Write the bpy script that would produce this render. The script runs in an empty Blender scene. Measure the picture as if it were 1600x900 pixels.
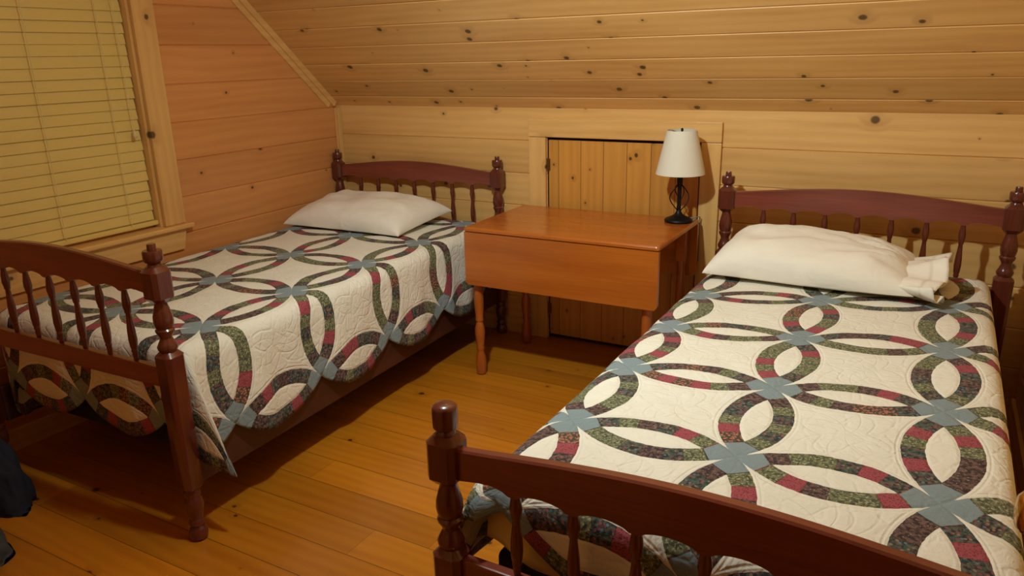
import bpy, bmesh, math, random
from mathutils import Vector, Matrix, noise
random.seed(7)
SC = bpy.context.scene
COL = SC.collection
PI = math.pi
sin, cos = math.sin, math.cos

# ------------------------------------------------------------------ node helper
class NT:
    def __init__(s, name):
        s.m = bpy.data.materials.new(name); s.m.use_nodes = True
        s.t = s.m.node_tree; s.t.nodes.clear()
        s.out = s.t.nodes.new('ShaderNodeOutputMaterial')
        s.b = s.t.nodes.new('ShaderNodeBsdfPrincipled')
        s.t.links.new(s.b.outputs[0], s.out.inputs[0])
    def new(s, typ, **kw):
        n = s.t.nodes.new(typ)
        for k, v in kw.items(): setattr(n, k, v)
        return n
    def put(s, sock, v):
        if isinstance(v, V): s.t.links.new(v.o, sock)
        elif isinstance(v, bpy.types.NodeSocket): s.t.links.new(v, sock)
        else:
            try: sock.default_value = v
            except Exception: sock.default_value = (*v, 1)
    def math(s, op, *a, clamp=False):
        n = s.new('ShaderNodeMath', operation=op, use_clamp=clamp)
        for i, x in enumerate(a): s.put(n.inputs[i], x)
        return V(s, n.outputs[0])
    def comb(s, x, y, z=0.0):
        n = s.new('ShaderNodeCombineXYZ')
        for i, q in enumerate((x, y, z)): s.put(n.inputs[i], q)
        return V(s, n.outputs[0])
    def coords(s, kind='Object'):
        n = s.new('ShaderNodeTexCoord'); sp = s.new('ShaderNodeSeparateXYZ')
        s.t.links.new(n.outputs[kind], sp.inputs[0])
        return [V(s, sp.outputs[i]) for i in range(3)]
    def noise(s, vec, scale=1.0, detail=3.0, rough=.5, dist=0.0):
        n = s.new('ShaderNodeTexNoise')
        s.put(n.inputs['Vector'], vec); s.put(n.inputs['Scale'], scale)
        s.put(n.inputs['Detail'], detail); s.put(n.inputs['Roughness'], rough); s.put(n.inputs['Distortion'], dist)
        return V(s, n.outputs[0])
    def vor(s, vec, scale=1.0, feature='F1', dims='2D'):
        n = s.new('ShaderNodeTexVoronoi', feature=feature, voronoi_dimensions=dims)
        s.put(n.inputs['Vector'], vec); s.put(n.inputs['Scale'], scale)
        if feature == 'DISTANCE_TO_EDGE': return V(s, n.outputs['Distance']), None
        sp = s.new('ShaderNodeSeparateColor'); s.t.links.new(n.outputs['Color'], sp.inputs[0])
        return V(s, n.outputs['Distance']), [V(s, sp.outputs[i]) for i in range(3)]
    def rnd(s, *a):
        n = s.new('ShaderNodeTexWhiteNoise', noise_dimensions='3D')
        s.put(n.inputs['Vector'], s.comb(*(list(a)+[0, 0, 0])[:3]))
        return V(s, n.outputs['Value'])
    def mix(s, f, a, b):
        n = s.new('ShaderNodeMix', data_type='RGBA')
        s.put(n.inputs[0], f); s.put(n.inputs[6], a if not isinstance(a, tuple) else (*a, 1) if len(a) == 3 else a)
        s.put(n.inputs[7], b if not isinstance(b, tuple) else (*b, 1) if len(b) == 3 else b)
        return V(s, n.outputs[2])
    def mul(s, a, f):
        n = s.new('ShaderNodeVectorMath', operation='SCALE')
        s.put(n.inputs[0], a); s.put(n.inputs[3], f); return V(s, n.outputs[0])
    def step(s, x, lo, hi):
        n = s.new('ShaderNodeMapRange', interpolation_type='SMOOTHSTEP')
        s.put(n.inputs[0], x); s.put(n.inputs[1], lo); s.put(n.inputs[2], hi)
        return V(s, n.outputs[0])
    def bump(s, h, strength=.3, dist=.01):
        n = s.new('ShaderNodeBump'); s.put(n.inputs['Strength'], strength); s.put(n.inputs['Distance'], dist)
        s.put(n.inputs['Height'], h); s.t.links.new(n.outputs[0], s.b.inputs['Normal'])
    def done(s, col, rough=.5, **kw):
        s.put(s.b.inputs['Base Color'], col); s.put(s.b.inputs['Roughness'], rough)
        for k, v in kw.items(): s.put(s.b.inputs[k.replace('_', ' ')], v)
        return s.m
class V:
    def __init__(s, nt, o): s.nt = nt; s.o = o
    def __add__(s, x): return s.nt.math('ADD', s, x)
    __radd__ = __add__
    def __sub__(s, x): return s.nt.math('SUBTRACT', s, x)
    def __rsub__(s, x): return s.nt.math('SUBTRACT', x, s)
    def __mul__(s, x): return s.nt.math('MULTIPLY', s, x)
    __rmul__ = __mul__
    def __truediv__(s, x): return s.nt.math('DIVIDE', s, x)
    def __lt__(s, x): return s.nt.math('LESS_THAN', s, x)
    def __gt__(s, x): return s.nt.math('GREATER_THAN', s, x)
    def f(s, op, *a): return s.nt.math(op, s, *a)

def lin(r, g, b):
    f = lambda c: (c/255/12.92) if c/255 <= .04045 else ((c/255+.055)/1.055)**2.4
    return (f(r), f(g), f(b))

# ------------------------------------------------------------------ materials
def pine(name, al, ac, w, phase, light, dark, rough=.4, kn=1.0, seam=0.0, kscale=3.3, vary=.16, kth=.30, ends=0.0, coat=0.0, bumpk=1.0):
    """knotty pine boards: al / ac give (axis, scale) along and across the boards"""
    n = NT(name); c = n.coords()
    A = c[al[0]]*al[1]; B = (c[ac[0]] - phase)*ac[1]
    idx = (B/w).f('FLOOR'); fr = (B/w).f('FRACT')
    r1 = n.rnd(idx, 3.1, .7); r2 = n.rnd(idx, 9.1, 4.7)
    if ends:
        seg = (A/ends + r1*7).f('FLOOR'); fe = (A/ends + r1*7).f('FRACT')
        r2 = n.rnd(idx, seg, 2.2)
    AA = A + r1*37.0
    d, cc = n.vor(n.comb(AA*.85, B + idx*.37), kscale*1.15)
    rad = (cc[0] - kth).f('MAXIMUM', 0.0)*.085*kn
    wob = n.noise(n.comb(AA, B), 60, 2)*.018
    k = n.step(d + wob - .009, rad + .006, rad*.6)
    k = k*(cc[0] > kth + .04)
    halo = n.step(d, rad*3.2+.03, rad)*(cc[0] > kth + .04)
    warp = n.noise(n.comb(AA*.9, B*5, idx), 1.0, 3)
    g = ((B*150 + warp*16 + halo*5 + r1*40).f('SINE'))*.5 + .5
    fine = n.noise(n.comb(AA*6, B*260, idx), 1.0, 3, .6)
    blot = n.noise(n.comb(AA*1.3, B*9, idx*5), 1.0, 3)
    t = g*.16 + fine*.30 + (blot - .5)*.8 + .22
    col = n.mix(n.step(t, .1, 1.0), light, dark)
    col = n.mul(col, (1 - vary*.6) + r2*vary)
    col = n.mix(halo*.35, col, tuple(x*.75 for x in dark))
    kc, _ = n.vor(n.comb(AA*7, B*16), 3)
    col = n.mix(k*.9, col, tuple(x*.13 for x in dark))
    streak = n.step(n.noise(n.comb(AA*2.2, B*60, idx*3), 1, 2), .68, .78)
    col = n.mix(streak*.22, col, tuple(x*.6 for x in dark))
    if seam:
        e = (fr - .5).f('ABSOLUTE')
        line = n.step(e, .5 - seam/w, .5 - seam/w*.4)
        if ends: line = line.f('MAXIMUM', n.step((fe-.5).f('ABSOLUTE'), .5-seam*.5/ends, .5-seam*.2/ends))
        col = n.mix(line*.75, col, tuple(x*.2 for x in dark))
        h = n.noise(n.comb(AA*3, B*14), 1, 2)*.5 - line*.8 - k*.3
    else:
        h = n.noise(n.comb(AA*2.5, B*9, idx), 1, 1)*.8 + k*.2
    n.bump(h, .35*bumpk, .004)
    return n.done(col, rough, **({'Coat_Weight': coat, 'Coat_Roughness': .22} if coat else {}))

def wood(name, a, b, axis=0, rough=.3, sc=1.0, coat=.4):
    n = NT(name); c = n.coords()
    o = [i for i in range(3) if i != axis]
    A = c[axis]; B = c[o[0]]; Cc = c[o[1]]
    w = n.noise(n.comb(A*1.6*sc, B*14*sc, Cc*14*sc), 1, 3)
    fine = n.noise(n.comb(A*7*sc, B*190*sc, Cc*190*sc), 1, 3, .6)
    t = w*.8 + fine*.45 - .15
    col = n.mix(n.step(t, .1, .9), a, b)
    n.bump(fine, .05, .002)
    return n.done(col, rough, Coat_Weight=coat, Coat_Roughness=.15)

def plain(name, col, rough=.5, nz=.0, scale=30, **kw):
    n = NT(name); c = n.coords()
    v = n.noise(n.comb(*c), scale, 3)
    cc = n.mul(n.mix(0.0, col, col), (1 - nz) + v*2*nz)
    n.bump(v, .15, .002)
    return n.done(cc, rough, **kw)

def fabric(name, col, rough=.9, wr=.5, scale=9, **kw):
    n = NT(name); c = n.coords()
    v = n.noise(n.comb(*c), scale, 4, .55, .6)
    weave = n.noise(n.comb(*c), 420, 1)
    n.bump(v*1.0 + weave*.03, wr, .02)
    return n.done(n.mul(n.mix(0.0, col, col), .93 + v*.14), rough, **kw)

def quilt_material(name):
    n = NT(name); u, v, _ = n.coords('UV')
    S = 0.40
    fu, fv = u.f('FRACT'), v.f('FRACT'); iu, iv = u.f('FLOOR'), v.f('FLOOR')
    x, y = fu - .5, fv - .5
    # nearest cell edge decides which lens this point may lie in
    hor = x.f('ABSOLUTE') > y.f('ABSOLUTE')           # 1: near a vertical edge of the cell
    # p across the lens (0 on the edge), q along it (0..1 between nodes)
    nu, nv = (u + .5).f('FLOOR'), (v + .5).f('FLOOR')
    p = n.mix(hor, n.comb(v - nv, 0, 0), n.comb(u - nu, 0, 0))
    sp = n.new('ShaderNodeSeparateXYZ'); n.t.links.new(p.o, sp.inputs[0]); p = V(n, sp.outputs[0])
    q = hor*fv + (1 - hor)*fu
    lid1 = hor*nu + (1 - hor)*iu; lid2 = hor*iv + (1 - hor)*nv
    wob = (n.noise(n.comb(u*S, v*S), 55, 2) - .5)*.012
    ax = p.f('ABSOLUTE'); sg = p > 0.0
    # circles of radius .707 about the cell centres on either side of the edge
    dx = ax + .5; dy = q - .5
    dfar = (dx*dx + dy*dy).f('SQRT')
    R = .710
    inl = dfar < (wob + R)
    W_ = .124
    # a point is in the band if outside the melon
    band = inl*(dfar > (wob + (R - W_)))
    melon = inl*(1 - band)
    ang = dy.f('ARCTAN2', dx)                          # -45..45 deg
    kf = ang*(6/1.11) + 3.0
    k = kf.f('FLOOR')
    blue = (ang.f('ABSOLUTE') > .565)
    # patch hash
    h = n.rnd(k + sg*11.0, lid1*3.0 + hor*17.0, lid2*5.0)
    h2 = n.rnd(k*2.0 + sg*5.0, lid1 + hor*7.0, lid2 + 40.0)
    P = n.comb(u*S + h*3, v*S + h2*3)
    d1, c1 = n.vor(P, 105); d2, c2 = n.vor(P, 150)
    nz = n.noise(P, 90, 3, .6); fl = n.noise(P, 170, 2)
    # prints
    red = n.mix(n.step(d2, .22, .12), lin(158, 70, 76), lin(58, 28, 34))
    red = n.mix(n.step(nz, .56, .62)*.5, red, lin(95, 34, 44))
    olive = n.mix(n.step(nz, .42, .60), lin(70, 74, 52), lin(118, 118, 84))
    olive = n.mix(n.step(fl, .54, .62)*.8, olive, lin(176, 172, 128))
    flo = n.mix(n.step(nz, .4, .6), lin(38, 36, 36), lin(96, 92, 78))
    pick = c1[0]
    flo = n.mix((pick > .78)*n.step(d1, .40, .30), flo, lin(132, 72, 76))
    flo = n.mix(((pick > .58)*(pick < .78))*n.step(d1, .42, .30), flo, lin(40, 84, 72))
    flo = n.mix(((pick > .45)*(pick < .58))*n.step(d1, .36, .26), flo, lin(92, 118, 132))
    flo = n.mix((pick < .14)*n.step(d1, .36, .26), flo, lin(140, 118, 88))
    plum = n.mix(n.step(nz, .42, .6), lin(52, 36, 36), lin(112, 84, 74))
    plum = n.mix(n.step(fl, .62, .68)*.8, plum, lin(170, 150, 128))
    rust = n.mix(n.step(d1, .45, .2), lin(70, 60, 46), lin(176, 106, 84))
    rust = n.mix(n.step(fl, .6, .66)*.6, rust, lin(190, 170, 120))
    # sequence of prints along an arc: red sits in a repeated place, the others vary
    isred = ((k - 4.0 + 3.0*sg).f('ABSOLUTE') < .5)
    isred = (isred*(h2 > .35)).f('MAXIMUM', h > .95)
    pc = n.mix(h2 > .36, olive, flo)
    pc = n.mix(h2 > .68, pc, plum)
    pc = n.mix(h2 > .91, pc, rust)
    pc = n.mix(isred, pc, red)
    seamd = (kf.f('FRACT') - .5).f('ABSOLUTE')
    pc = n.mul(pc, 1.0 - n.step(seamd, .45, .5)*.35)
    bl = n.mix(n.noise(n.comb(u*S, v*S), 300, 2), lin(116, 132, 136), lin(140, 153, 153))
    pc = n.mix(blue, pc, bl)
    white = n.mix(n.noise(n.comb(u*S, v*S), 12, 2), lin(226, 220, 200), lin(238, 233, 216))
    col = n.mix(band, white, pc)
    # puckered quilting: stitched lines beside every arc, curved feather lines in the open fields
    e1 = (dfar - R).f('ABSOLUTE'); e2 = (dfar - (R - W_)).f('ABSOLUTE'); e3 = (dfar - (R + .022)).f('ABSOLUTE')
    st = n.step(e1, .0, .022)*n.step(e2, 0, .022)*n.step(e3, 0, .014)
    rr = (x*x + y*y).f('SQRT'); th = y.f('ARCTAN2', x)
    pet = ((th*4.0).f('SINE')*.07 + .20)
    e4 = n.step((rr - pet).f('ABSOLUTE'), 0, .02)
    e5 = n.step(((th*4.0 + rr*9).f('SINE')).f('ABSOLUTE'), 0, .22)
    pk = n.noise(n.comb(u*S, v*S), 26, 4, .6, 1.2)
    pk2, _ = n.vor(n.comb(u*S, v*S), 17, 'DISTANCE_TO_EDGE')
    hh = st*.55 + (e4*.35 + e5*.25)*(1 - band) + pk*1.3 + n.step(pk2, 0, .12)*.25
    n.bump(hh, .65, .005)
    geo = n.new('ShaderNodeNewGeometry')
    return n.done(col, .92, Sheen_Weight=.05)

M = {}
pl, pd = lin(230, 182, 110), lin(200, 144, 76)
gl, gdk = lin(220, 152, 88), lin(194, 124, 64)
M['kneewall'] = pine('pine_wall_boards', (0, 1), (2, 1), .161, 1.005-.161*6, pl, pd, .36, 1.2, kscale=3.8, kth=.24)
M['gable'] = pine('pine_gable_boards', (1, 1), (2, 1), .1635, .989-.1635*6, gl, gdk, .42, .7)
SL = .73
M['slope'] = pine('pine_ceiling_boards', (0, 1), (2, 1/sin(SL)), .1245, 1.214, pl, pd, .40, 1.25, kscale=4.6, kth=.24)
M['flatceil'] = pine('pine_flat_ceiling', (0, 1), (1, 1), .1245, 0, pl, pd, .5, .85)
M['floor'] = pine('pine_floor_boards', (0, 1), (1, 1), .136, .02, lin(198, 124, 26), lin(164, 90, 12), .32, .8, seam=.0018, kscale=3.0, vary=.34, ends=2.3, coat=.25, bumpk=.6)
M['door'] = pine('pine_door_boards', (2, 1), (0, 1), .1155, 1.2305, lin(214, 150, 66), lin(182, 116, 42), .35, 1.15, seam=.0022, kscale=6.2, kth=.10)
M['trimx'] = pine('pine_trim_horizontal', (0, 1), (2, 1), .5, 0, pl, pd, .36, 1.1, kscale=3.0)
M['trimz'] = pine('pine_trim_vertical', (2, 1), (0, 1), .5, 0, pl, pd, .36, 1.2, kscale=3.0)
M['trimzy'] = pine('pine_trim_window', (2, 1), (1, 1), .5, .2, pl, pd, .36, 1.6, kscale=4.0)
M['trimy'] = pine('pine_trim_sill', (1, 1), (2, 1), .5, .1, pl, pd, .36, .8)
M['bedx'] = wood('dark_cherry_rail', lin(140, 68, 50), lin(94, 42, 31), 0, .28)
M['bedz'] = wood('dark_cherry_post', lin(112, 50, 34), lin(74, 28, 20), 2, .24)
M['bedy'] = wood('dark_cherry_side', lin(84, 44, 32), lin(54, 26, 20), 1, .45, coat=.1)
M['tablex'] = wood('maple_table_top', lin(190, 106, 34), lin(158, 78, 20), 0, .25)
M['tablez'] = wood('maple_table_leg', lin(184, 98, 34), lin(148, 70, 20), 2, .28)
M['quilt'] = quilt_material('wedding_ring_quilt')
M['pillow'] = fabric('white_pillowcase', lin(236, 228, 210), .85, .35, 8)
M['mattress'] = fabric('mattress_ticking', lin(196, 188, 170), .9)
M['boxspring'] = fabric('dark_box_spring', lin(36, 32, 34), .9)
M['sheet'] = fabric('yellow_bed_sheet', lin(224, 190, 112), .85, .5)
M['shade'] = plain('cream_lamp_shade', lin(226, 218, 196), .8, .02, 80)
M['shadein'] = M['shade']
M['iron'] = plain('black_iron', lin(26, 24, 24), .45, .1, 60, Metallic=.6)
M['cordw'] = plain('pale_cord', lin(150, 140, 120), .5)
M['brass'] = plain('brass', lin(200, 150, 60), .22, .03, 20, Metallic=1.0)
M['brassdull'] = plain('aged_brass', lin(120, 84, 40), .4, .1, 60, Metallic=.8)
M['blind'] = plain('cream_blind_slat', lin(222, 192, 108), .5, .04, 12)
M['blindcord'] = plain('cream_cord', lin(214, 196, 140), .7)
M['navy'] = fabric('navy_cloth', lin(34, 38, 50), .95, .6, 12)
M['greycloth'] = fabric('charcoal_cloth', lin(72, 74, 70), .95, .6, 12)
M['darkgap'] = plain('gap_shadow_paint', lin(60, 36, 20), .9)
M['plaster'] = plain('outer_wall_board', lin(190, 140, 86), .8, .05)
n = NT('window_glass'); M['glass'] = n.done(lin(200, 210, 215), .02, Transmission_Weight=1.0)
n = NT('porcelain'); M['porcelain'] = n.done(lin(225, 222, 215), .3)

# ------------------------------------------------------------------ mesh helpers
def obj(name, bm, m, parent=None, smooth=False, angle=None):
    me = bpy.data.meshes.new(name); bm.normal_update(); bm.to_mesh(me); bm.free()
    if smooth:
        for p in me.polygons: p.use_smooth = True
    o = bpy.data.objects.new(name, me); COL.objects.link(o); me.materials.append(M[m] if isinstance(m, str) else m)
    if smooth and angle:
        md = o.modifiers.new('edge', 'EDGE_SPLIT'); md.split_angle = angle
    if parent: o.parent = parent
    return o
def tag(o, label=None, cat=None, group=None, kind=None):
    if label: o['label'] = label
    if cat: o['category'] = cat
    if group: o['group'] = group
    if kind: o['kind'] = kind
    return o
def struct(name, bm, m, parent=None, **kw):
    o = obj(name, bm, m, parent, **kw)
    if not parent: o['kind'] = 'structure'
    return o
def empty(name, loc, rz=0.0):
    o = bpy.data.objects.new(name, None); COL.objects.link(o); o.location = loc; o.rotation_euler = (0, 0, rz)
    o.empty_display_size = .1
    return o
def box(bm, x0, x1, y0, y1, z0, z1, bev=0.0):
    r = bmesh.ops.create_cube(bm, size=1.0)
    vs = r['verts']
    for v in vs:
        v.co = Vector((x0 + (v.co.x+.5)*(x1-x0), y0 + (v.co.y+.5)*(y1-y0), z0 + (v.co.z+.5)*(z1-z0)))
    if bev:
        es = list({e for v in vs for e in v.link_edges})
        bmesh.ops.bevel(bm, geom=es, offset=bev, segments=2, affect='EDGES', profile=.6)
def bx(*a, **k):
    bm = bmesh.new(); box(bm, *a, **k); return bm
def lathe(bm, prof, cx=0, cy=0, n=24, cap=True):
    """prof: list of (r, z) from bottom to top"""
    rings = []
    for r, z in prof:
        rings.append([bm.verts.new((cx + r*cos(2*PI*i/n), cy + r*sin(2*PI*i/n), z)) for i in range(n)])
    for a, b in zip(rings, rings[1:]):
        for i in range(n): bm.faces.new((a[i], a[(i+1) % n], b[(i+1) % n], b[i]))
    if cap:
        bm.faces.new(list(reversed(rings[0]))); bm.faces.new(rings[-1])
def tube(bm, pts, r, n=8, cap=True):
    pts = [Vector(p) for p in pts]; rings = []
    up = Vector((0, 0, 1))
    for i, p in enumerate(pts):
        t = (pts[min(i+1, len(pts)-1)] - pts[max(i-1, 0)]).normalized()
        a = t.cross(up if abs(t.z) < .95 else Vector((1, 0, 0))).normalized(); b = t.cross(a)
        rings.append([bm.verts.new(p + a*r*cos(2*PI*k/n) + b*r*sin(2*PI*k/n)) for k in range(n)])
    for a, b in zip(rings, rings[1:]):
        for i in range(n): bm.faces.new((a[i], a[(i+1) % n], b[(i+1) % n], b[i]))
    if cap: bm.faces.new(list(reversed(rings[0]))); bm.faces.new(rings[-1])
    bmesh.ops.recalc_face_normals(bm, faces=bm.faces)
def prism(bm, pts, y0, y1, plane='xz'):
    """extrude polygon pts given in plane"""
    def P(a, b, c):
        return (a, c, b) if plane == 'xz' else (c, a, b)
    A = [bm.verts.new(P(a, b, y0)) for a, b in pts]; B = [bm.verts.new(P(a, b, y1)) for a, b in pts]
    n = len(pts)
    for i in range(n): bm.faces.new((A[i], A[(i+1) % n], B[(i+1) % n], B[i]))
    f1 = bm.faces.new(A); f2 = bm.faces.new(list(reversed(B)))
    bmesh.ops.triangulate(bm, faces=[f1, f2])
    bmesh.ops.recalc_face_normals(bm, faces=bm.faces)

# ------------------------------------------------------------------ room shell
ZK = 1.162; TS = math.tan(SL); XL = -.02; XR = 3.32; YF = -3.16; ZC = 2.36
YC = -(ZC-ZK)/TS
def planks(bm, fn, a0, a1, b0, b1, w, phase, back, gd=.005, gw=.0045):
    """V-jointed boards; fn(a, b, depth) -> point; one strip of geometry per board, with a backing slab"""
    k0 = math.floor((b0-phase)/w); k1 = math.ceil((b1-phase)/w)
    prof = []
    for k in range(k0, k1+1):
        s = phase + k*w
        for db, d in ((-gw, 0), (0, gd), (gw, 0)):
            b = s + db
            if b0 <= b <= b1: prof.append((b, d))
    prof = [(b0, 0)] + prof + [(b1, 0)]
    prev = None
    for b, d in prof:
        cur = [bm.verts.new(fn(a0, b, d)), bm.verts.new(fn(a1, b, d))]
        if prev: bm.faces.new((prev[0], prev[1], cur[1], cur[0]))
        prev = cur
    # backing
    q = [bm.verts.new(fn(a, b, back)) for a, b in ((a0, b0), (a1, b0), (a1, b1), (a0, b1))]
    bm.faces.new(q)
# floor
struct('floor', bx(XL-.15, XR+.15, YF-1.4, .15, -.06, 0), 'floor')
# knee wall with the hatch opening (x 1.287..2.035, z 0..1.03)
bm = bmesh.new()
fk = lambda a, b, d: (a, d, b)
HX0, HX1, HZ = 1.287, 2.035, 1.025
for a0, a1, b0, b1 in ((XL-.1, HX0, 0, ZK+.02), (HX1, XR+.1, 0, ZK+.02), (HX0, HX1, HZ, ZK+.02)):
    planks(bm, fk, a0, a1, b0, b1, .161, 1.005-.161*6, .05)
bmesh.ops.recalc_face_normals(bm, faces=bm.faces)
struct('wall_back', bm, 'kneewall')
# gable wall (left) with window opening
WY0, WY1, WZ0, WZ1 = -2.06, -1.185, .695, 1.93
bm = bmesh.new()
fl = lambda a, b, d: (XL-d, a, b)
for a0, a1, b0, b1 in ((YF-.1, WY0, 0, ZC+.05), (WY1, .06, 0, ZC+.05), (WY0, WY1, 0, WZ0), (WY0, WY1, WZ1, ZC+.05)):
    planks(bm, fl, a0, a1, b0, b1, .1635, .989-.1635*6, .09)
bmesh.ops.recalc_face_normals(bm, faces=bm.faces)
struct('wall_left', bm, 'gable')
# sloped ceiling
bm = bmesh.new()
def fs(a, b, d):   # b = distance up the slope from the knee wall
    return (a, -b*cos(SL) + d*sin(SL), ZK + b*sin(SL) + d*cos(SL))
LS = (ZC-ZK)/sin(SL)
planks(bm, fs, XL-.1, XR+.1, -.02, LS+.02, .1245, (1.214-ZK)/sin(SL), .05)
bmesh.ops.recalc_face_normals(bm, faces=bm.faces)
struct('ceiling', bm, 'slope')
bm = bmesh.new()
planks(bm, lambda a, b, d: (a, b, ZC+d), XL-.1, XR+.1, YF-.1, YC+.01, .1245, 0, .05)
bmesh.ops.recalc_face_normals(bm, faces=bm.faces)
struct('ceiling', bm, 'flatceil')
# right wall
bm = bmesh.new()
planks(bm, lambda a, b, d: (XR+d, a, b), YF-.1, .06, 0, ZC+.05, .161, .039, .09)
bmesh.ops.recalc_face_normals(bm, faces=bm.faces)
m_ = pine('pine_right_wall', (1, 1), (2, 1), .161, .039, pl, pd, .4, .8); M['rightwall'] = m_
struct('wall_right', bm, 'rightwall')
# wall behind the camera with the doorway the camera looks through
DX0, DX1, DZ = 2.36, 3.153, 2.03
bm = bmesh.new()
for a0, a1, b0, b1 in ((XL-.1, DX0, 0, ZC+.05), (DX1, XR+.1, 0, ZC+.05), (DX0, DX1, DZ, ZC+.05)):
    planks(bm, lambda a, b, d: (a, YF-d, b), a0, a1, b0, b1, .161, .039, .09)
bmesh.ops.recalc_face_normals(bm, faces=bm.faces)
struct('wall_front', bm, 'kneewall')

# knee wall trim: casing round the hatch
def trim(name, b, m): return struct(name, b, m)
trim('trim_1', bx(1.193, 2.124, -.018, .0, HZ+.003, 1.113, bev=.002), 'trimx')
trim('trim_2', bx(1.193, 1.284, -.018, .0, 0.0, HZ+.001, bev=.002), 'trimz')
trim('trim_3', bx(2.038, 2.124, -.018, .0, 0.0, HZ+.001, bev=.002), 'trimz')
trim('trim_4', bx(XL+.001, XL+.032, -.030, 0.0, 0.0, ZK-.012, bev=.006), 'trimz')
# sloping trim on the gable below the ceiling boards
bm = bmesh.new()
nrm = Vector((0, -sin(SL), -cos(SL))); dr = Vector((0, -cos(SL), sin(SL)))
o0 = Vector((XL, 0, ZK))
def q(t, n_, x): p = o0 + dr*t + nrm*n_; return bm.verts.new((XL + x, p.y, p.z))
for (n0, n1, th) in ((.000, .030, .020), (.030, .058, .010)):
    a = [q(-.0+n1*.9, n0, .0), q(-.0+n1*.9, n1, .0), q(-.0+n1*.9, n1, th), q(n1*.9, n0, th)]
    b = [q(LS, n0, .0), q(LS, n1, .0), q(LS, n1, th), q(LS, n0, th)]
    for i in range(4): bm.faces.new((a[i], a[(i+1) % 4], b[(i+1) % 4], b[i]))
    bm.faces.new(a); bm.faces.new(list(reversed(b)))
bmesh.ops.recalc_face_normals(bm, faces=bm.faces)
trim('trim_5', bm, 'trimy')
# baseboards
struct('baseboard_back', bx(XL+.034, 1.19, -.014, 0, .0, .085, bev=.002), 'trimx')
struct('baseboard_right', bx(XR-.014, XR, YF+.005, -.02, .0, .085, bev=.002), 'trimy')
struct('baseboard_left', bx(XL, XL+.014, YF+.005, -.034, .0, .085, bev=.002), 'trimy')

# hatch door in the knee wall
d1 = struct('door_1', bx(HX0+.006, HX1-.006, .001, .022, .022, HZ-.012, bev=.002), 'door')
bm = bmesh.new()
for z in (.895, .16):
    lathe(bm, [(.0055, z-.03), (.0055, z+.03)], HX0+.003, -.004, 10); box(bm, HX0-.004, HX0+.014, -.0045, .001, z-.028, z+.028)
tag(obj('hinge', bm, 'brassdull', d1), 'dull brass hinge')
# dark sheet behind the hatch, its colour standing in for shade in the gap
struct('hatch_gap_shade', bx(HX0-.02, HX1+.02, .024, .05, 0, HZ+.01), 'darkgap')

# ------------------------------------------------------------------ window, casing, blind
bm = bmesh.new()
JX = XL-.088
box(bm, JX, XL-.001, WY1-.018, WY1-.001, WZ0+.001, WZ1-.001)       # right jamb
box(bm, JX, XL-.001, WY0+.001, WY0+.018, WZ0+.001, WZ1-.001)
box(bm, JX, XL-.001, WY0+.018, WY1-.018, WZ1-.018, WZ1-.001)
w = struct('window_1', bm, 'trimzy')
bm = bmesh.new()                                                    # sashes
zm = (WZ0+WZ1)/2
for z0, z1, x in ((WZ0+.004, zm+.015, JX+.024), (zm-.015, WZ1-.02, JX+.004)):
    box(bm, x, x+.018, WY0+.02, WY0+.06, z0, z1); box(bm, x, x+.018, WY1-.06, WY1-.02, z0, z1)
    box(bm, x, x+.018, WY0+.06, WY1-.06, z0, z0+.045); box(bm, x, x+.018, WY0+.06, WY1-.06, z1-.035, z1)
obj('sash', bm, 'trimzy', w)
bm = bmesh.new(); box(bm, JX+.031, JX+.034, WY0+.055, WY1-.055, WZ0+.04, zm-.01); box(bm, JX+.011, JX+.014, WY0+.055, WY1-.055, zm+.02, WZ1-.05)
obj('pane', bm, 'glass', w)
bm = bmesh.new(); box(bm, XL, XL+.02, WY1-.006, -1.088, .715, 1.93, bev=.003); obj('casing', bm, 'trimzy', w)
bm = bmesh.new(); box(bm, XL, XL+.02, WY0-.095, WY0+.006, .715, 1.93, bev=.003); obj('casing', bm, 'trimzy', w)
bm = bmesh.new(); box(bm, XL, XL+.022, WY0-.095, -1.088, 1.931, 2.02, bev=.003); obj('casing', bm, 'trimy', w)
bm = bmesh.new(); box(bm, JX, XL+.045, WY0-.125, -1.062, .693, .714, bev=.006); obj('sill', bm, 'trimy', w)
bm = bmesh.new(); prism(bm, [(WY0-.09, .692), (-1.088, .692), (-1.112, .598), (WY0-.066, .598)], XL, XL+.018, 'yz'); obj('apron', bm, 'trimy', w)

bl = empty('window_blind', (XL-.034, (WY0+WY1)/2, .722))
tag(bl, 'cream slatted window blind, closed, in the window beside the left bed', 'blind')
BX = 0.0; HB = (WY1-WY0)/2 - .022
import_z = bl.location.z
bm = bmesh.new(); box(bm, BX-.024, BX+.024, -HB, HB, WZ1-.062-import_z, WZ1-.022-import_z, bev=.004); obj('head_rail', bm, 'blind', bl)
bm = bmesh.new(); box(bm, BX-.022, BX+.022, -HB-.004, HB+.006, .004, .024, bev=.005); obj('bottom_rail', bm, 'blind', bl)
def slat_bm():
    b = bmesh.new(); pts = []
    N = 6
    for i in range(N+1):
        t = i/N - .5
        pts.append((t*.051, .0016*(1-4*t*t)))
    ta = math.radians(80)
    def rot(p, th): return (p[0]*cos(th) - p[1]*sin(th), p[0]*sin(th) + p[1]*cos(th))
    up = [rot((a, c), ta) for a, c in pts]; dn = [rot((a, c-.0028), ta) for a, c in pts]
    ring = up + dn[::-1]
    A = [b.verts.new((-x, -HB, z)) for x, z in ring]; B = [b.verts.new((-x, HB, z)) for x, z in ring]
    k = len(ring)
    for i in range(k): b.faces.new((A[i], A[(i+1) % k], B[(i+1) % k], B[i]))
    b.faces.new(A); b.faces.new(B[::-1]); bmesh.ops.recalc_face_normals(b, faces=b.faces)
    return b
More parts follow.
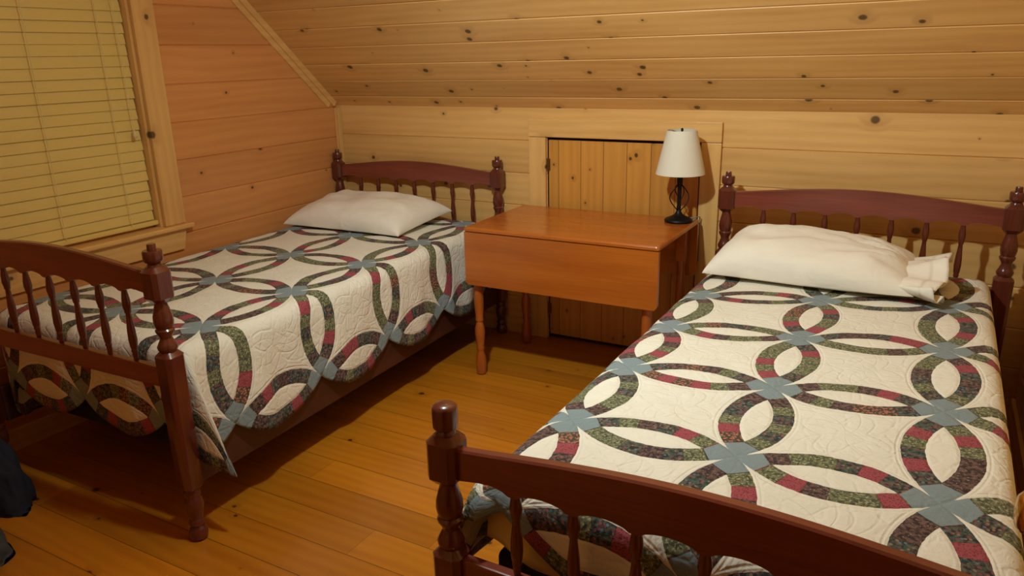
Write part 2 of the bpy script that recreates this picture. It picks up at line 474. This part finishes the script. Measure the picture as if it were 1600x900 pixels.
s0 = obj('slat', slat_bm(), 'blind', bl); z = .052; first = True
sp_ = .0432
while z < WZ1-.075-import_z:
    o = s0 if first else s0.copy()
    if not first: COL.objects.link(o); o.parent = bl
    o.location = (random.uniform(-.001, .001), random.uniform(-.003, .003), z); first = False
    o.rotation_euler = (0, random.uniform(-.03, .03), 0)
    z += sp_
yc_ = bl.location.y
for yy in (-1.333, -1.62, -1.905):
    bm = bmesh.new(); tube(bm, [(BX+.027, yy-yc_, .02), (BX+.027, yy-yc_, .6), (BX+.027, yy-yc_, WZ1-.05-import_z)], .0016, 6)
    obj('ladder_cord', bm, 'blindcord', bl)
bm = bmesh.new(); yy = -1.255-yc_
tube(bm, [(BX+.031, yy-.02, WZ1-.05-import_z), (BX+.033, yy-.006, .9), (BX+.033, yy, .42)], .0016, 6)
pc_ = obj('pull_cord', bm, 'blindcord', bl)
bm = bmesh.new(); lathe(bm, [(.003, 0), (.0085, .001), (.009, .012), (.006, .026), (.003, .034)], BX+.033, yy, 12)
for v in bm.verts: v.co.z += .385
obj('tassel', bm, 'blindcord', pc_, smooth=True)

# ------------------------------------------------------------------ beds
def chamfer_block(bm, h, z0, z1, taper=1.0, ch=.35):
    """square section with chamfered corners, ends drawn in"""
    def ring(hh, z):
        c = hh*ch; p = [(hh, -hh+c), (hh, hh-c), (hh-c, hh), (-hh+c, hh), (-hh, hh-c), (-hh, -hh+c), (-hh+c, -hh), (hh-c, -hh)]
        return [bm.verts.new((x, y, z)) for x, y in p]
    L_ = [(h*.62, z0), (h*taper*1.0, z0+.014), (h, z1-.014), (h*.62, z1)]
    rs = [ring(a, b) for a, b in L_]
    for a, b in zip(rs, rs[1:]):
        for i in range(8): bm.faces.new((a[i], a[(i+1) % 8], b[(i+1) % 8], b[i]))
    bm.faces.new(rs[0][::-1]); bm.faces.new(rs[-1])
def post_bm(T, d2, d3, pin=True, knobh=.044):
    bm = bmesh.new(); H = .0325
    # turned foot
    lathe(bm, [(.017, 0), (.026, .006), (.0285, .022), (.024, .038), (.0175, .048), (.024, .054), (.024, .062), (.019, .072), (.027, .105), (.029, .13), (.022, .148), (.026, .158), (.024, .170), (.020, .178)], n=20)
    chamfer_block(bm, H, .172, T-d3, .92)
    a = T-d3; s = (d3-d2)
    lathe(bm, [(.021, a-.004), (.027, a+.006), (.0285, a+.014), (.024, a+.024), (.0165, a+s*.27), (.019, a+s*.33), (.0255, a+s*.40), (.0265, a+s*.44), (.022, a+s*.475),
               (.0245, a+s*.50), (.0275, a+s*.60), (.0265, a+s*.72), (.0205, a+s*.88), (.0175, a+s*.95), (.0195, a+s+.003)], n=20)
    chamfer_block(bm, H, T-d2, T, 1.0)
    if pin:
        lathe(bm, [(.020, T-.003), (.0195, T+.004), (.0165, T+.008), (.0245, T+.014), (.0265, T+.020), (.0265, T+knobh-.004), (.0245, T+knobh), (.0125, T+knobh+.001), (.0118, T+knobh+.015), (.0105, T+knobh+.018)], n=20)
    else:
        lathe(bm, [(.020, T-.003), (.0195, T+.004), (.0165, T+.008), (.0215, T+.012), (.0240, T+.0135), (.0245, T+.016), (.0250, T+knobh-.006), (.0240, T+knobh-.002), (.021, T+knobh+.001), (.012, T+knobh+.004), (.002, T+knobh+.005)], n=24)
    bmesh.ops.recalc_face_normals(bm, faces=bm.faces)
    return bm
def spindle_bm(z0, z1):
    bm = bmesh.new(); h = z1-z0
    pf = [(.0062, 0), (.0072, .05), (.0085, .10), (.0075, .125), (.0098, .14), (.0098, .155), (.0085, .165), (.0105, .20), (.0125, .30), (.0115, .42), (.0085, .56), (.0072, .64), (.0095, .655), (.0095, .675),
          (.0105, .70), (.0125, .75), (.0115, .82), (.0078, .93), (.0058, 1.0)]
    lathe(bm, [(r, z0+t*h) for r, t in pf], n=14)
    bmesh.ops.recalc_face_normals(bm, faces=bm.faces)
    return bm
def toprail_bm(W, ztop_end, crown, zb, rise, n_sp, th):
    """arched top, scalloped underside"""
    bm = bmesh.new(); x0, x1 = .030, W-.030; N = 96
    step = .1185; c = W/2; top = []; bot = []
    for i in range(N+1):
        x = x0 + (x1-x0)*i/N; t = (x-c)/((x1-x0)/2)
        zt = ztop_end + crown*(cos(t*PI/2)**1.15 if abs(t) < 1 else 0)
        f = (x-c)/step
        k = round(f)
        if abs(k) > (n_sp-1)/2:
            e = abs(f) - (n_sp-1)/2; zz = zb + rise*min(1, e*2.2)*.9
            if e > .6: zz = zb + rise*.9 - rise*.9*max(0, (e-.6)/.4)*.6
        else:
            u = abs(f-k)*2                 # 0 at spindle, 1 midway
            zz = zb + rise*(1-(1-u)**2) if u > .28 else zb + rise*(1-(1-.28)**2)*(u/.28)**2*.6
        top.append((x, zt)); bot.append((x, zz))
    def V_(x, z, y): return bm.verts.new((x, y, z))
    b_ = .004
    secs = []
    for (x, zt), (_, zz) in zip(top, bot):
        secs.append([V_(x, zz, -th/2), V_(x, zt-b_, -th/2), V_(x, zt, -th/2+b_), V_(x, zt, th/2-b_), V_(x, zt-b_, th/2), V_(x, zz, th/2)])
    for a, b in zip(secs, secs[1:]):
        for i in range(6): bm.faces.new((a[i], a[(i+1) % 6], b[(i+1) % 6], b[i]))
    bm.faces.new(secs[0]); bm.faces.new(secs[-1][::-1])
    bmesh.ops.recalc_face_normals(bm, faces=bm.faces)
    return bm
W = 1.012
def make_bed(name, label, loc, rz, L, TH, TF, foot_pin, knobf):
    """local frame: x across, -y towards the foot"""
    t = empty(name, loc, rz); tag(t, label, 'bed', 'twin spindle beds')
    def panel(y, T, pin, d2, d3, knobh, lower, ang=30):
        for x in (0, W):
            p = obj('post', post_bm(T, d2, d3, pin, knobh), 'bedz', t, smooth=True, angle=math.radians(38)); p.location = (x, y, 0)
        o = obj('top_rail', toprail_bm(W, T-.018 if pin else T-.024, .036, T-(.088 if pin else .094), .014, 7, .024), 'bedx', t); o.location = (0, y, 0)
        zl1 = T-lower; zl0 = zl1-.062
        o = obj('lower_rail', bx(.028, W-.028, -.012, .012, zl0, zl1, bev=.004), 'bedx', t); o.location = (0, y, 0)
        sp = None
        for k in range(-3, 4):
            if sp is None:
                sp = obj('spindle', spindle_bm(zl1-.004, T-.074), 'bedz', t, smooth=True); s = sp
            else:
                s = sp.copy(); COL.objects.link(s); s.parent = t
            s.location = (W/2 + k*.1185, y, 0)
    panel(0, TH, True, .103, .262, .045, .31)
    panel(-L, TF, foot_pin, .104, .250, knobf, .306 if foot_pin else .268)
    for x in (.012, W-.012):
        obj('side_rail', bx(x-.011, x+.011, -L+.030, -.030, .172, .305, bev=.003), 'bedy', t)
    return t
YA = .0276; YB = -.0075
LA, LB = 1.987, 2.101
AX, AY = .016, -.070; BXX, BYY = 2.190, -.133
bedA = make_bed('spindle_bed', 'dark cherry twin bed with turned posts against the left wall below the window', (AX, AY, 0), YA, LA, .865, .872, True, .045)
bedB = make_bed('spindle_bed', 'dark cherry twin bed in the right foreground with a lower footboard', (BXX, BYY, 0), YB, LB, .863, .718, False, .058)

def rbox(x0, x1, y0, y1, z0, z1, r=.04):
    bm = bmesh.new(); box(bm, x0, x1, y0, y1, z0, z1)
    bmesh.ops.bevel(bm, geom=list(bm.edges), offset=r, segments=4, affect='EDGES', profile=.5)
    return bm
for (lx, ly, rz, L, side) in ((AX, AY, YA, LA, 'left'), (BXX, BYY, YB, LB, 'right')):
    o = obj('box_spring', rbox(.028, W-.028, -L+.118, -.04, .20, .385, .02), 'boxspring', smooth=True); o.location = (lx, ly, 0); o.rotation_euler.z = rz
    tag(o, 'dark box spring inside the %s bed frame, under the mattress' % side, 'box spring')
    o = obj('mattress', rbox(.035, W-.035, -L+.115, -.045, .387, .572, .05), 'mattress', smooth=True); o.location = (lx, ly, 0); o.rotation_euler.z = rz
    tag(o, 'pale mattress hidden beneath the quilt on the %s bed' % side, 'mattress')

# ------------------------------------------------------------------ quilts
def fold(d, r):
    """distance past the flat edge -> (outward, drop)"""
    if d <= 0: return d, 0.0
    a = r*PI/2
    if d < a: return r*sin(d/r), r*(1-cos(d/r))
    return r, r + d - a
def nz(x, y, z=0.0): return noise.noise(Vector((x, y, z)))
def make_quilt(name, label, loc, rz, X, Y, bmin, a0, a1, b1, uL, uR, vF, zt, r, seed, pleat, flare, flareL=0.0, lift=0.0):
    bm = bmesh.new(); uvl = bm.loops.layers.uv.new('UVMap')
    K = 20
    cache = {}
    def pos(a, b):
        x = X(a, b); y = Y(a, b)
        if lift and y > vF: y = vF + (y-vF)*(1-lift*max(0, min(1, (.26-x)/.18)))
        pr = x-uR; pl_ = uL-x; q = y-vF
        p = max(pr, pl_); s = 1 if pr > pl_ else -1
        ux = uR if s > 0 else uL
        if p > 0 and q > 0:
            R = math.hypot(p, q); th = math.atan2(q, p); o, dd = fold(R, r)
            pl2 = (pleat if s > 0 else .02)*R*max(0, sin(2*th))**1.6*min(1, R/.12)
            xx = ux + s*(cos(th)*o + pl2 + (flare if s > 0 else flareL)*max(0, dd-.04)*cos(th)); yy = vF + sin(th)*o
            zz = zt - dd*(1-.10*max(0, sin(2*th)))
            dp = dd
            if lift and s < 0:
                bb = min(1, R/.08); yy += .040*bb*sin(th)**2; xx -= .012*bb*abs(sin(5*th)); zz += .018*bb*sin(2*th)
        else:
            if p > 0:
                o, dd = fold(p, r); xx = ux + s*(o + (flare if s > 0 else flareL)*max(0, dd-.04)); yy = y; zz = zt-dd
            elif q > 0:
                o, dd = fold(q, r); xx = x; yy = vF+o; zz = zt-dd
            else: xx, yy, zz, dd = x, y, zt, 0
            dp = dd
        # soft unevenness
        w = .0045*nz(xx*5+seed, yy*5, 0) + .0022*nz(xx*14+seed, yy*14, 3)
        if dp < .03: zz += w + .003
        hang = max(0.0, min(1.0, (dp-.04)/.2))
        if hang > 0:
            ww = .013*hang*(sin(yy*15.3+seed+2*nz(yy*3, seed)) + .5*sin(yy*33+seed*2))
            if p > 0 and not q > 0: xx += s*max(-.006, ww*(1 if s > 0 or flareL else .3))
            elif q > 0 and not p > 0: yy += (.025*hang*math.exp(-((xx-.06)/.07)**2) if lift else 0) + .35*.013*hang*(sin(xx*17+seed)+.6*sin(xx*37))
            elif s > 0: xx += max(-.006, ww)
        return Vector((xx, -yy, zz))
    def vert(a, b):
        b = max(b, bmin(a)) if b < b1 else b
        k = (round(a, 4), round(b, 4))
        if k not in cache: v = bm.verts.new(pos(a, b)); cache[k] = (v, k)
        return cache[k]
    def quad(*ks):
        vs = [vert(*k) for k in ks]
        seen = []; 
        for v in vs:
            if v not in seen: seen.append(v)
        if len(seen) < 3: return
        try: f = bm.faces.new([v[0] for v in seen])
        except ValueError: return
        for lp, v in zip(f.loops, seen): lp[uvl].uv = v[1]
        f.smooth = True
    na = (a1-a0)*K; bm0 = min(bmin(a0), bmin(a1))
    nb = int(math.ceil((b1-bm0)*K))
    A = [a0+i/K for i in range(na+1)]; B = [b1-j/K for j in range(nb+1)][::-1]
    for i in range(na):
        for j in range(nb):
            if B[j+1] <= min(bmin(A[i]), bmin(A[i+1])): continue
            quad((A[i], B[j]), (A[i+1], B[j]), (A[i+1], B[j+1]), (A[i], B[j+1]))
    def bulge(f):
        f = f - math.floor(f)
        return max(0.0, math.sqrt(max(0, .7071**2-(f-.5)**2))-.5)
    for i in range(na):                                    # foot scallops
        for k in range(4):
            h0, h1 = bulge(A[i]) if i % K else 0, bulge(A[i+1]) if (i+1) % K else 0
            quad((A[i], b1+h0*k/4), (A[i+1], b1+h1*k/4), (A[i+1], b1+h1*(k+1)/4), (A[i], b1+h0*(k+1)/4))
    for j in range(nb):                                    # side scallops
        if B[j] < bm0: continue
        jj = nb-j; h0 = bulge(B[j]) if jj % K else 0; h1 = bulge(B[j+1]) if (jj-1) % K else 0
        for k in range(4):
            quad((a1+h0*k/4, B[j]), (a1+h1*k/4, B[j+1]), (a1+h1*(k+1)/4, B[j+1]), (a1+h0*(k+1)/4, B[j]))
            quad((a0-h0*k/4, B[j]), (a0-h1*k/4, B[j+1]), (a0-h1*(k+1)/4, B[j+1]), (a0-h0*(k+1)/4, B[j]))
    bmesh.ops.recalc_face_normals(bm, faces=bm.faces)
    up = sum(f.normal.z for f in bm.faces)
    if up < 0: bmesh.ops.reverse_faces(bm, faces=bm.faces)
    o = obj(name, bm, 'quilt'); o.location = loc; o.rotation_euler.z = rz
    md = o.modifiers.new('thickness', 'SOLIDIFY'); md.thickness = .006; md.offset = -1
    tag(o, label, 'quilt', 'wedding ring patchwork quilts')
    return o
XA = lambda a, b: .10 + .39*a
YAf = lambda a, b: .53 + .41*(b-1) + .045*max(0, a-2)
make_quilt('patchwork_quilt', 'cream wedding ring patchwork quilt with scalloped hem draped over the left bed', (AX, AY, 0), YA,
           XA, YAf, lambda a: -.14, -1, 3, 5, .085, .955, 1.895, .595, .05, 1.3, .30, .10)
XB = lambda a, b: .09 + .375*a
def YBf(a, b):
    s = .352 + max(-.01, min(.09, (XB(a, b)-.09)/.75*.073))
    return 1.72 - (4-b)*s if b <= 4 else 1.72 + (b-4)*.40
def bminB(a):
    s = .352 + max(-.01, min(.09, (XB(a, 0)-.09)/.75*.073))
    return 4-(1.72-.06)/s
make_quilt('patchwork_quilt', 'cream wedding ring patchwork quilt spread over the right foreground bed', (BXX, BYY, 0), YB,
           XB, YBf, bminB, -1, 3, 5, .065, .925, 2.00, .590, .05, 5.1, .12, .05, .42, .38)

# yellow sheet showing below the quilt at the foot of the right bed
bm = bmesh.new(); N = 60; prev = None
for i in range(N+1):
    x = .045 + (W-.09)*i/N
    hem = .40 + .045*sin(x*9+1.0) + .02*sin(x*23) + .03*math.exp(-((x-.22)/.08)**2)
    col = []
    for k in range(11):
        t = k/10; z_ = .575 + (hem-.575)*t
        y = -(LB-.085-.008) - .014*min(1, t*3) - .006*sin(x*31+t*2)*t - .034*math.exp(-((x-.12)/.08)**2)*max(0, t-.45)*2
        if k == 0: y += .03; z_ = .578
        col.append(bm.verts.new((x, y, z_)))
    if prev:
        for k in range(10): bm.faces.new((prev[k], col[k], col[k+1], prev[k+1]))
    prev = col
o = obj('bed_sheet', bm, 'sheet', smooth=True); o.location = (BXX, BYY, 0); o.rotation_euler.z = YB
o.modifiers.new('t', 'SOLIDIFY').thickness = .002
tag(o, 'yellow sheet hanging below the quilt hem behind the right footboard', 'sheet')

# ------------------------------------------------------------------ pillows
def pillow_bm(L, Wd, H, seed, N=44, sag=.0, pull=0.0):
    bm = bmesh.new()
    def P(s, t, side):
        ss, tt = s, t
        x = L/2*ss*(1-.045*(1-abs(tt)**3)*(abs(ss)**2)) ; y = Wd/2*tt*(1-.07*(1-abs(ss)**3)*(abs(tt)**2))
        e = max(0, (1-abs(s)**2.6)*(1-abs(t)**2.6))
        h = e**.42*H
        wr = nz(s*2.2+seed, t*2.2, 0)*.016 + nz(s*6+seed, t*6, 1)*.005
        wr += .006*sin(9*(s+.6*t)+3*nz(s*2, t*2, seed))*e*(1-e*.6)
        if pull:                                   # creases running to the gathered end
            a_ = math.atan2(t+.15, 1.25-s); k_ = max(0, (s+.35)/1.35)
            wr += .034*k_*max(0, e)**.5*(nz(a_*5.5, seed, 2) + .5*abs(nz(a_*12, seed, 5)))
            y *= 1-.16*max(0, s)**2
        if side > 0: z_ = h*(.86+.13*s*pull) + wr*min(1, e*2)
        else: z_ = -h*.10
        return (x, y, z_+.012*(1-e))
    g = {}
    for side in (1, -1):
        for i in range(N+1):
            for j in range(N+1):
                s = sin((i/N-.5)*PI); t = sin((j/N-.5)*PI)
                edge = i in (0, N) or j in (0, N)
                k = (0 if edge else side, i, j)
                if k not in g: g[k] = bm.verts.new(P(s, t, side))
    def G(side, i, j): return g[(0 if i in (0, N) or j in (0, N) else side, i, j)]
    for side in (1, -1):
        for i in range(N):
            for j in range(N):
                f = [G(side, i, j), G(side, i+1, j), G(side, i+1, j+1), G(side, i, j+1)]
                try: bm.faces.new(f if side > 0 else f[::-1])
                except ValueError: pass
    return bm
o = obj('pillow', pillow_bm(.715, .47, .148, 2.0), 'pillow', smooth=True)
o.location = (.435, -.345, .618); o.rotation_euler = (math.radians(4), 0, math.radians(1))
tag(o, 'flat white pillow lying at the head of the left bed', 'pillow')
pB = obj('pillow', pillow_bm(.70, .45, .160, 7.0, pull=-1), 'pillow', smooth=True)
pB.location = (2.585, -.40, .616); pB.rotation_euler = (math.radians(3), 0, math.radians(-3))
tag(pB, 'plump white pillow with gathered open pillowcase end on the right bed', 'pillow')
# open end of the pillowcase
bm = bmesh.new(); NA, NB = 16, 48
g = {}
for i in range(NA+1):
    s = i/NA
    for j in range(NB):
        th = 2*PI*j/NB
        ry = .13 + .07*s + .02*sin(3*th); rz_ = .035 + .018*s
        y = ry*cos(th) - .03; z_ = .028 + rz_*sin(th)*(1+.5*sin(5*th)*s) + .014*sin(11*th+2*s)*s
        z_ = max(z_, .003)
        x = .27 + .15*s + .018*sin(4*th)*s
        g[i, j] = bm.verts.new((x, y, z_))
for i in range(NA):
    for j in range(NB):
        bm.faces.new((g[i, j], g[i+1, j], g[i+1, (j+1) % NB], g[i, (j+1) % NB]))
bm.faces.new([g[NA-5, j] for j in range(NB)])
bmesh.ops.recalc_face_normals(bm, faces=bm.faces)
fo = obj('pillowcase_end', bm, 'pillow', pB, smooth=True)
fo.modifiers.new('t', 'SOLIDIFY').thickness = .0015
tag(fo, 'loose gathered open end of the pillowcase')

# ------------------------------------------------------------------ drop leaf table
TX0, TX1, TY0, TY1, TZ = 1.180, 2.059, -.6126, -.0574, .7007
cx, cy = (TX0+TX1)/2, (TY0+TY1)/2
tb = empty('drop_leaf_table', (cx, cy, 0)); tag(tb, 'orange maple drop leaf table between the two beds', 'table')
hx, hy = (TX1-TX0)/2, (TY1-TY0)/2
def rounded(x0, x1, y0, y1, r, n=6):
    pts = []
    for (px, py, a) in ((x1-r, y0+r, -90), (x1-r, y1-r, 0), (x0+r, y1-r, 90), (x0+r, y0+r, 180)):
        for i in range(n+1):
            t = math.radians(a+90*i/n); pts.append((px+r*cos(t), py+r*sin(t)))
    return pts
bm = bmesh.new(); pts = rounded(-hx, hx, -hy, hy, .012)
lv = []
for off, z_ in ((.004, TZ-.020), (0, TZ-.016), (0, TZ-.007), (.003, TZ-.002), (.007, TZ)):
    lv.append([bm.verts.new((x*(1-off/hx), y*(1-off/hy), z_)) for x, y in pts])
for a, b in zip(lv, lv[1:]):
    for i in range(len(pts)): bm.faces.new((a[i], a[(i+1) % len(pts)], b[(i+1) % len(pts)], b[i]))
bm.faces.new(lv[0][::-1]); bm.faces.new(lv[-1])
obj('tabletop', bm, 'tablex', tb)
for s in (-1, 1):
    bm = bmesh.new(); r = .02
    pts = [(-hx+.002, TZ-.022), (hx-.002, TZ-.022)]
    for i in range(7):
        t = -PI/2*i/6; pts.append((hx-.002-r+r*cos(t), .442+r+r*sin(t)))
    for i in range(7):
        t = -PI/2-PI/2*i/6; pts.append((-hx+.002+r+r*cos(t), .442+r+r*sin(t)))
    y = s*(hy-.011); prism(bm, pts, y-.009, y+.009)
    obj('drop_leaf', bm, 'tablex', tb)
for y in (-hy+.052, hy-.052):
    obj('apron', bx(-hx+.05, hx-.05, y-.01, y+.01, .565, TZ-.021), 'tablex', tb)
for x in (-hx+.13, hx-.20):
    obj('apron', bx(x-.0, x+.012, -hy+.07, hy-.07, .565, TZ-.021), 'tablex', tb)
for x in (-hx+.035, hx-.058):
    for y in (-hy+.052, hy-.055):
        bm = bmesh.new(); box(bm, -.021, .021, -.021, .021, .52, TZ-.021, bev=.003)
        lathe(bm, [(.014, 0), (.0215, .006), (.0245, .03), (.025, .06), (.022, .09), (.0165, .112), (.0155, .118), (.019, .124), (.019, .132), (.0165, .14), (.021, .17), (.0235, .20), (.0225, .225), (.0165, .248),
                   (.0145, .256), (.019, .262), (.019, .269), (.0165, .275), (.0205, .32), (.0215, .36), (.0200, .43), (.0165, .49), (.0185, .505), (.0195, .522)], n=20)
        bmesh.ops.recalc_face_normals(bm, faces=bm.faces)
        l = obj('leg', bm, 'tablez', tb, smooth=True, angle=math.radians(40)); l.location = (x, y, 0)

# ------------------------------------------------------------------ table lamp
LX, LY = 1.990, -.150; LZ = TZ+.001
lp = empty('table_lamp', (LX, LY, LZ)); tag(lp, 'table lamp with black iron scroll base and cream shade on the drop leaf table', 'lamp')
bm = bmesh.new(); lathe(bm, [(.057, 0), (.060, .003), (.060, .009), (.054, .014), (.035, .022), (.018, .032), (.011, .045), (.0085, .055), (.0085, .10), (.0085, .150), (.011, .158), (.0125, .165), (.0125, .195), (.009, .2), (.009, .22)], n=32)
bmesh.ops.recalc_face_normals(bm, faces=bm.faces)
obj('lamp_base', bm, 'iron', lp, smooth=True)
for k in range(4):
    bm = bmesh.new(); pts = []
    for i in range(25):
        t = i/24; z_ = .05 + .112*t
        rr = .009 + .036*sin(PI*t)**.9*(1-.25*(1-t))
        a = k*PI/2 + .5 + 1.5*(t-.5)
        pts.append((rr*cos(a), rr*sin(a), z_))
    tube(bm, pts, .0024, 6); obj('scroll_wire', bm, 'iron', lp, smooth=True)
bm = bmesh.new(); R0, R1, S0, S1 = .1035, .0625, .207, .389
n_ = 48; lathe(bm, [(R0, S0), (R1, S1)], n=n_, cap=False); lathe(bm, [(R1-.0015, S1), (R0-.0015, S0)], n=n_, cap=False)
lathe(bm, [(R0-.0015, S0), (R0, S0)], n=n_, cap=False); lathe(bm, [(R1, S1), (R1-.0015, S1)], n=n_, cap=False)
bmesh.ops.remove_doubles(bm, verts=bm.verts, dist=.00001); bmesh.ops.recalc_face_normals(bm, faces=bm.faces)
sh = obj('lamp_shade', bm, 'shade', lp, smooth=True, angle=math.radians(40)); sh['label'] = 'cream tapered fabric shade'
bm = bmesh.new()
for k in range(3):
    a = k*2*PI/3+.5; tube(bm, [(0, 0, S1-.012), (R1*.97*cos(a), R1*.97*sin(a), S1-.006)], .0014, 6)
tube(bm, [(.03, 0, .205), (.034, 0, .28), (.012, 0, S1-.016), (0, 0, S1-.01), (-.012, 0, S1-.016), (-.034, 0, .28), (-.03, 0, .205)], .0014, 6)
lathe(bm, [(.004, S1-.014), (.004, S1-.004), (.006, S1), (.005, S1+.006), (.002, S1+.009)], n=10)
obj('shade_frame', bm, 'iron', lp)
bm = bmesh.new(); lathe(bm, [(.012, .218), (.013, .235), (.02, .25), (.028, .28), (.026, .305), (.012, .322), (.002, .326)], n=16); bmesh.ops.recalc_face_normals(bm, faces=bm.faces)
obj('bulb', bm, 'porcelain', lp, smooth=True)
bm = bmesh.new(); tube(bm, [(.055, .02, .005), (.066, .035, .006), (.055, .055, .006), (.03, .06, .006), (.045, .075, .006), (.060, .088, .007), (.064, .110, .004), (.064, .116, -.03), (.062, .118, -.2)], .0026, 8)
obj('power_cord', bm, 'cordw', lp, smooth=True)['label'] = 'pale lamp cord'

# ------------------------------------------------------------------ clothes on the floor
def heap(name, label, cat, loc, sx, sy, sz, m, seed):
    bm = bmesh.new(); bmesh.ops.create_icosphere(bm, subdivisions=5, radius=1)
    for v in bm.verts:
        c = v.co.copy(); h = noise.fractal(c*1.3 + Vector((seed, 0, 0)), 1.0, 2.0, 2)
        rdg = abs(nz(c.x*3+seed, c.y*3, c.z*3))
        f = 1 + .16*h - .10*rdg
        z_ = c.z*f*sz
        v.co = Vector((c.x*f*sx, c.y*f*sy, max(z_, -.0) if z_ > 0 else 0.0))
    o = obj(name, bm, m, smooth=True); o.location = loc; return tag(o, label, cat)
heap('crumpled_jacket', 'dark navy crumpled garment on the floor by the left footboard', 'clothing', (.23, -2.195, .001), .235, .085, .24, 'navy', 3.0)
heap('duffel_bag', 'charcoal soft bag on the floor at the bottom left of the photo', 'bag', (.43, -2.43, .001), .27, .13, .15, 'greycloth', 11.0)

# ------------------------------------------------------------------ open door with brass knob, right of the camera
dr_ = struct('door_2', bx(3.114, 3.149, -3.10, -2.325, .012, 2.00, bev=.002), 'rightwall')
bm = bmesh.new(); lathe(bm, [(.030, 0), (.030, .003), (.026, .007), (.013, .010), (.0115, .026), (.016, .030), (.0255, .037), (.028, .046), (.0265, .056), (.020, .062), (.008, .0645), (.001, .065)], n=32)
bmesh.ops.recalc_face_normals(bm, faces=bm.faces)
kn = obj('knob', bm, 'brass', dr_, smooth=True); kn.rotation_euler = (0, -PI/2, 0); kn.location = (3.114, -2.380, .90); kn.scale = (.9, .9, .9)
kn['label'] = 'round brass door knob'

# ------------------------------------------------------------------ ceiling spot lamp
LPOS = Vector((1.88, -1.97, 2.08)); AIM = Vector((2.12, -.93, 1.31))
cl = empty('ceiling_light', (LPOS[0], LPOS[1]-.03, ZC)); tag(cl, 'adjustable white ceiling spot lamp turned towards the beds', 'ceiling light')
bm = bmesh.new(); lathe(bm, [(.055, -.018), (.058, -.001)], n=24); lathe(bm, [(.008, -.22), (.008, -.018)], n=12); bmesh.ops.recalc_face_normals(bm, faces=bm.faces)
obj('lamp_mount', bm, 'porcelain', cl, smooth=True, angle=.6)
dq = (AIM-LPOS).normalized()
bm = bmesh.new(); lathe(bm, [(.060, .0), (.058, -.012), (.050, -.05), (.032, -.085), (.006, -.095), (.002, -.0951)], n=32, cap=False); lathe(bm, [(.002, -.085), (.030, -.078), (.046, -.048), (.054, -.012), (.060, .0)], n=32, cap=False)
ho = obj('lamp_head', bm, 'porcelain', cl, smooth=True)
ho.rotation_mode = 'QUATERNION'; ho.rotation_quaternion = dq.to_track_quat('Z', 'Y'); ho.location = LPOS - dq*.012 - cl.location
ld = bpy.data.lights.new('spot_bulb', 'SPOT'); ld.energy = 74; ld.color = (.84, 1.02, 1.06); ld.shadow_soft_size = .035; ld.spot_size = math.radians(166); ld.spot_blend = 1.0
lo = bpy.data.objects.new('spot_bulb', ld); COL.objects.link(lo); lo.location = LPOS + dq*.01; lo.rotation_euler = dq.to_track_quat('-Z', 'Y').to_euler()
ld = bpy.data.lights.new('omni_fill_light', 'POINT'); ld.energy = 24; ld.color = (.84, 1.02, 1.06); ld.shadow_soft_size = .05  # added fill light just ahead of the spot, for surfaces its cone misses
lo = bpy.data.objects.new('omni_fill_light', ld); COL.objects.link(lo); lo.location = LPOS + dq*.05

# ------------------------------------------------------------------ world, camera, view
wd = bpy.data.worlds.new('World'); SC.world = wd; wd.use_nodes = True
wd.node_tree.nodes['Background'].inputs[0].default_value = (.004, .005, .008, 1)
cam = bpy.data.cameras.new('Camera'); co = bpy.data.objects.new('Camera', cam); COL.objects.link(co)
yaw, pitch, roll, F = .5116, .2988, -.0230, 1180.0
f = Vector((-sin(yaw)*cos(pitch), cos(yaw)*cos(pitch), -sin(pitch))); r = Vector((cos(yaw), sin(yaw), 0)); u = r.cross(f)
rr = cos(roll)*r + sin(roll)*u; uu = -sin(roll)*r + cos(roll)*u
mt = Matrix((rr, uu, -f)).transposed().to_4x4(); mt.translation = Vector((2.9267, -3.3026, 1.4052))
co.matrix_world = mt
cam.sensor_fit = 'HORIZONTAL'; cam.sensor_width = 36; cam.lens = 36*F/1600; cam.clip_start = .02
SC.camera = co
SC.view_settings.view_transform = 'Standard'; SC.view_settings.look = 'None'
SC.view_settings.exposure = 0; SC.view_settings.gamma = 1; SC.view_settings.use_curve_mapping = False
